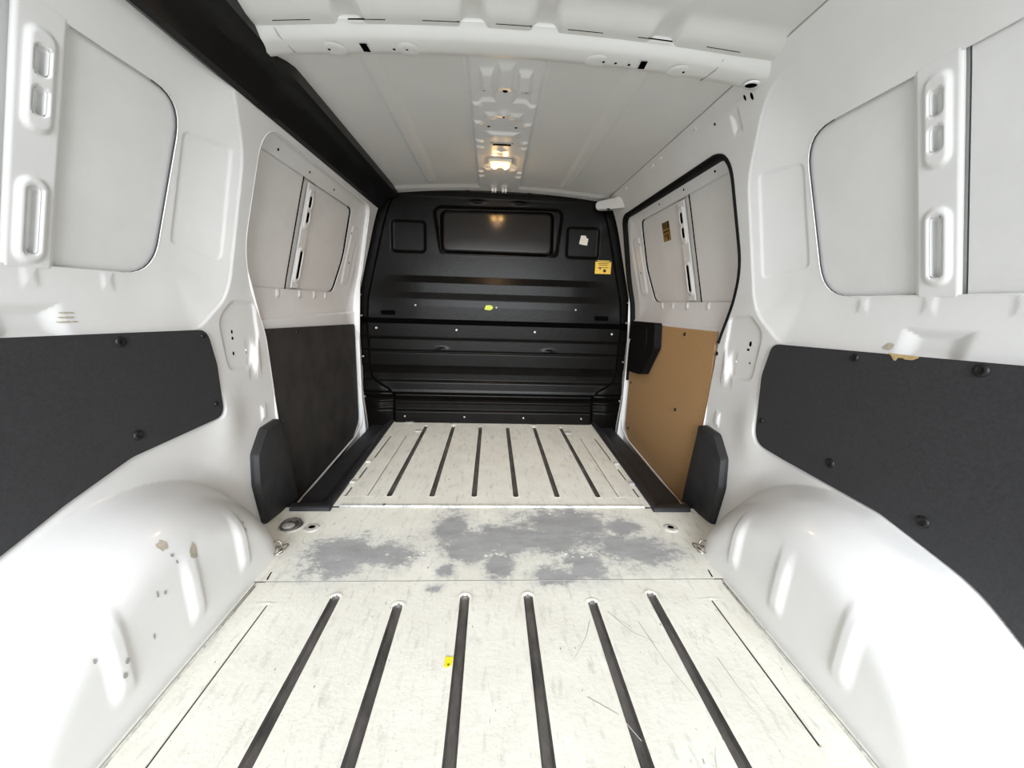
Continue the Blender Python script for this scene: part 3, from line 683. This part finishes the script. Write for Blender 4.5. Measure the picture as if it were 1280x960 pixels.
# ------------------------------------------------------------------ black trim along the left roof edge
def roof_trim():
    ys = np.linspace(-.13, 2.372, 90); V = []; F = []
    rng = np.random.RandomState(3)
    for y in ys:
        wv = .004*math.sin(y*9.0)+.003*math.sin(y*23+1)
        bulge = .006-.026*math.exp(-((y-1.155)/.035)**2)
        prof = [(.668, 1.222), (.655, 1.2165), (.641, 1.222), (.628+wv, 1.244), (.618+wv*.6, 1.256), (.606, 1.272), (.588-bulge*.5, 1.282), (.566-bulge, 1.286), (.560-bulge, 1.290), (.558-bulge, 1.335)]
        V += [(-x, y, z) for x, z in prof]
    k = 10
    for i in range(len(ys)-1):
        for j in range(k-1): F.append((i*k+j, i*k+j+1, (i+1)*k+j+1, (i+1)*k+j))
    o = mesh('roof_edge_trim', V, F, M['rail']); o.data.set_sharp_from_angle(angle=math.radians(28))
    tag(o, 'long matt black trim running along the left roof edge', 'trim')
    return o
roof_trim()

# ------------------------------------------------------------------ black rubber seal of the right door opening
def door_seal():
    path = [tuple(p) for p in APER if p[1] > -.05 and not (p[0] < 1.5 and p[1] < .60)]
    # dense resample
    P_ = np.array(path); d = np.r_[0, np.cumsum(np.hypot(*np.diff(P_, axis=0).T))]; t = np.linspace(0, d[-1], 150)
    Y = np.interp(t, d, P_[:, 0]); Z = np.interp(t, d, P_[:, 1]); V = []; F = []
    for i in range(150):
        a, b = max(i-1, 0), min(i+1, 149); ty, tz = Y[b]-Y[a], Z[b]-Z[a]; l = math.hypot(ty, tz); ny, nz = -tz/l, ty/l
        # inward direction of the opening
        cy, cz = 1.8-Y[i], .6-Z[i]
        if ny*cy+nz*cz < 0: ny, nz = -ny, -nz
        x = float(P(Z[i]))
        for dx, dn in ((-.004, -.002), (-.006, .004), (-.002, .011), (.010, .014), (.034, .013), (.040, .006), (.040, -.001), (.01, -.003)):
            V.append((x+dx, Y[i]+ny*dn, Z[i]+nz*dn))
    for i in range(149):
        for j in range(8): F.append((i*8+j, i*8+(j+1) % 8, (i+1)*8+(j+1) % 8, (i+1)*8+j))
    tag(mesh('door_seal', V, F, M['rubber']), 'black rubber seal round the right sliding door opening', 'seal')
door_seal()

# rubber block at the front edge of the right door
blk = prism('door_block', [(.752, y, z) for y, z in round_poly([(2.21, .655, .008), (1.894, .659, .012), (1.880, .54, .03), (2.0, .393, .02), (2.05, .385, .02), (2.21, .375, .01)])], (.036, 0, 0), M['rubber'], None, .006, 3)
tag(blk, 'black block covering the front top corner of the brown board', 'cover')
prism('raised_face', [(.7525, y, z) for y, z in round_poly([(2.17, .63, .01), (1.98, .635, .02), (1.97, .55, .03), (2.04, .44, .03), (2.17, .42, .02)])], (-.005, 0, 0), M['rubber'], blk, .003)

# white guide arm above the right door
arm = prism('guide_arm', [(x, y, z) for x, y, z in ((.535, 2.335, 1.262), (.548, 2.325, 1.252), (.60, 2.27, 1.246), (.655, 2.18, 1.232), (.668, 2.12, 1.24), (.648, 2.12, 1.29), (.60, 2.24, 1.294), (.548, 2.325, 1.296), (.535, 2.335, 1.288))], (.012, .035, 0), M['white'], None, .004, 2)
tag(arm, 'white steel guide arm jutting from the roof edge at the right end of the bulkhead', 'arm')
hole(arm, (.592, 2.272, 1.2445), (-.2, -.4, -1), .012, .008)

# ------------------------------------------------------------------ tie-down points
def torus(name, c, R, r, q, m, parent, a0=0, a1=2*math.pi, n=26):
    closed = abs(a1-a0-2*math.pi) < 1e-6; k = n if closed else n+1
    return tube(name, [Vector(c)+q @ Vector((R*math.cos(a0+(a1-a0)*i/n), R*math.sin(a0+(a1-a0)*i/n), 0)) for i in range(k)], r, m, parent, closed, 7)
def floor_ring(x, y, z, R, label):
    t = thing('tie_down_ring', label, 'ring', 'tie-down rings', loc=(x, y, z))
    lathe('cup', [(R*1.15, .0), (R*1.12, .002), (R*.98, .0012), (R*.9, .0006)], (0, 0, 0), (0, 0, 1), M['floor'], t, 20)
    lathe('cup_pocket', [(R*.93, .0014), (R*.9, .0016)], (.004, .004, 0), (0, 0, 1), M['groove'], t, 20)
    lathe('cup_boss', [(R*.62, .0016), (R*.58, .005), (R*.3, .0062)], (-R*.25, -R*.1, 0), (0, 0, 1), M['floor'], t, 14)
    torus('ring', (0, 0, .006), R*.85, .0045, Matrix.Rotation(math.radians(8), 3, 'X').to_quaternion(), M['groove'], t)
    box('hinge', (-.006, R*.62, .003), (.006, R*1.05, .012), M['groove'], t, .002)
floor_ring(-.662, 1.212, .0014, .034, 'dark tie-down ring in a round floor cup beside the left pillar cover')
floor_ring(-.512, 2.372, .0045, .024, 'tie-down ring in the front left floor corner at the bulkhead')
for s in (-1, 1):
    t = thing('tie_down_loop', 'wire tie-down loop on the floor at the front of the '+('left' if s < 0 else 'right')+' wheel arch', 'loop', 'wire tie-down loops', loc=(s*.634, 1.075, .0014))
    lathe('base', [(.016, 0), (.014, .006), (.008, .012), (.005, .016)], (0, 0, 0), (0, 0, 1), M['wire'], t, 12)
    torus('wire_loop', (-s*.012, -.006, .013), .022, .0022, Matrix.Rotation(math.radians(22*s), 3, 'Y').to_quaternion(), M['wire'], t)
    torus('upright_loop', (0, 0, .022), .013, .0025, (Matrix.Rotation(math.radians(80), 3, 'X')).to_quaternion(), M['wire'], t)

# ------------------------------------------------------------------ stickers and scraps
def plate(name, x, z, w, h, m, parent=None, y=None, th=.0008, yoff=0):
    y = on_bulk(x, z)-.002-yoff if y is None else y
    return prism(name, [(x-w/2, y, z-h/2), (x+w/2, y, z-h/2), (x+w/2, y, z+h/2), (x-w/2, y, z+h/2)], (0, -th, 0), m, parent, 0)
yb = min(on_bulk(.58, .95), on_bulk(.66, .95))-.002
st = plate('warning_sticker', .618, .951, .094, .070, M['yellow'], None, yb)
tag(st, 'yellow warning sticker with black print on the right of the bulkhead', 'sticker')
plate('header', .618, .989, .088, .012, M['ink'], st, yb-.0001); plate('header_text', .618, .989, .072, .005, M['yellow'], st, yb-.001)
for i, (w, z) in enumerate(((.064, .974), (.050, .965), (.062, .952))): plate('print_line', .618, z, w, .0035, M['ink'], st, yb-.0004)
prism('symbol', [(.594, yb-.0005, .950), (.608, yb-.0005, .950), (.601, yb-.0005, .937)], (0, -.0006, 0), M['ink'], st, 0)
lathe('symbol', [(.010, 0), (.009, .0008)], (.628, yb-.0005, .934), (0, -1, 0), M['ink'], st, 12)
y = on_bulk(.498, 1.10)-.002
tag(prism('paper_scrap', [(.498+a, y, 1.101+b) for a, b in ((-.027, -.020), (-.010, -.024), (.020, -.028), (.026, .008), (.012, .016), (.010, .026), (-.018, .026))], (0, -.001, 0), M['paper'], None, 0), 'torn white paper label on the square recess of the bulkhead', 'label')
y = on_bulk(-.045, .703)-.004
tag(prism('paper_scrap', [(-.045+a, y, .703+b) for a, b in ((-.026, -.012), (.004, -.016), (.020, -.010), (.026, .004), (.010, .014), (-.016, .012))], (0, -.0015, 0), M['green'], None, 0), 'lime green paper scrap stuck beside the middle bulkhead bolt', 'label')
# dark and gold sticker on the sliding door skin
def on_door(y, z, off): return (float(P(z))+.047-off, y, z)
def dplate(name, y, z, w, h, m, parent, off):
    return mesh(name, [on_door(y-w/2, z-h/2, off), on_door(y+w/2, z-h/2, off), on_door(y+w/2, z+h/2, off), on_door(y-w/2, z+h/2, off)], [(0, 1, 2, 3)], m, parent, False)
ds = dplate('door_sticker', 1.855, 1.066, .075, .080, M['gold'], None, .0012)
tag(ds, 'small black and gold sticker on the white skin of the sliding door', 'sticker')
for yy in (1.882, 1.868, 1.853, 1.836, 1.825): dplate('print_bar', yy, 1.092, .0085, .028, M['ink'], ds, .002)
dplate('print_bar', 1.855, 1.066, .058, .006, M['ink'], ds, .002); dplate('print_bar', 1.842, 1.044, .012, .022, M['ink'], ds, .002); dplate('print_bar', 1.866, 1.05, .014, .010, M['ink'], ds, .002)
# bright yellow scrap on the floor
ys_ = prism('yellow_scrap', [(-.1+a, .70+b, .0006) for a, b in ((-.0095, -.011), (-.002, -.013), (.0065, -.008), (.0085, .012), (-.009, .013))], (0, 0, .0012), M['lemon'], None, .0003)
tag(ys_, 'bright yellow paper scrap lying on the cream floor beside a groove', 'scrap')
prism('dark_spot', [(-.1+a, .70+b, .0018) for a, b in ((-.003, -.009), (.001, -.0095), (.002, -.005), (-.002, -.0045))], (0, 0, .0004), mat('olive_spot', (.2, .16, .02), .7), ys_, 0)

# ------------------------------------------------------------------ ground outside the open rear doors
g = mesh('ground', [(-8, -9, -.6), (8, -9, -.6), (8, 6, -.6), (-8, 6, -.6)], [(0, 1, 2, 3)], M['ground'], None, False)
tag(g, 'grey concrete ground under the van', 'ground', kind='structure')
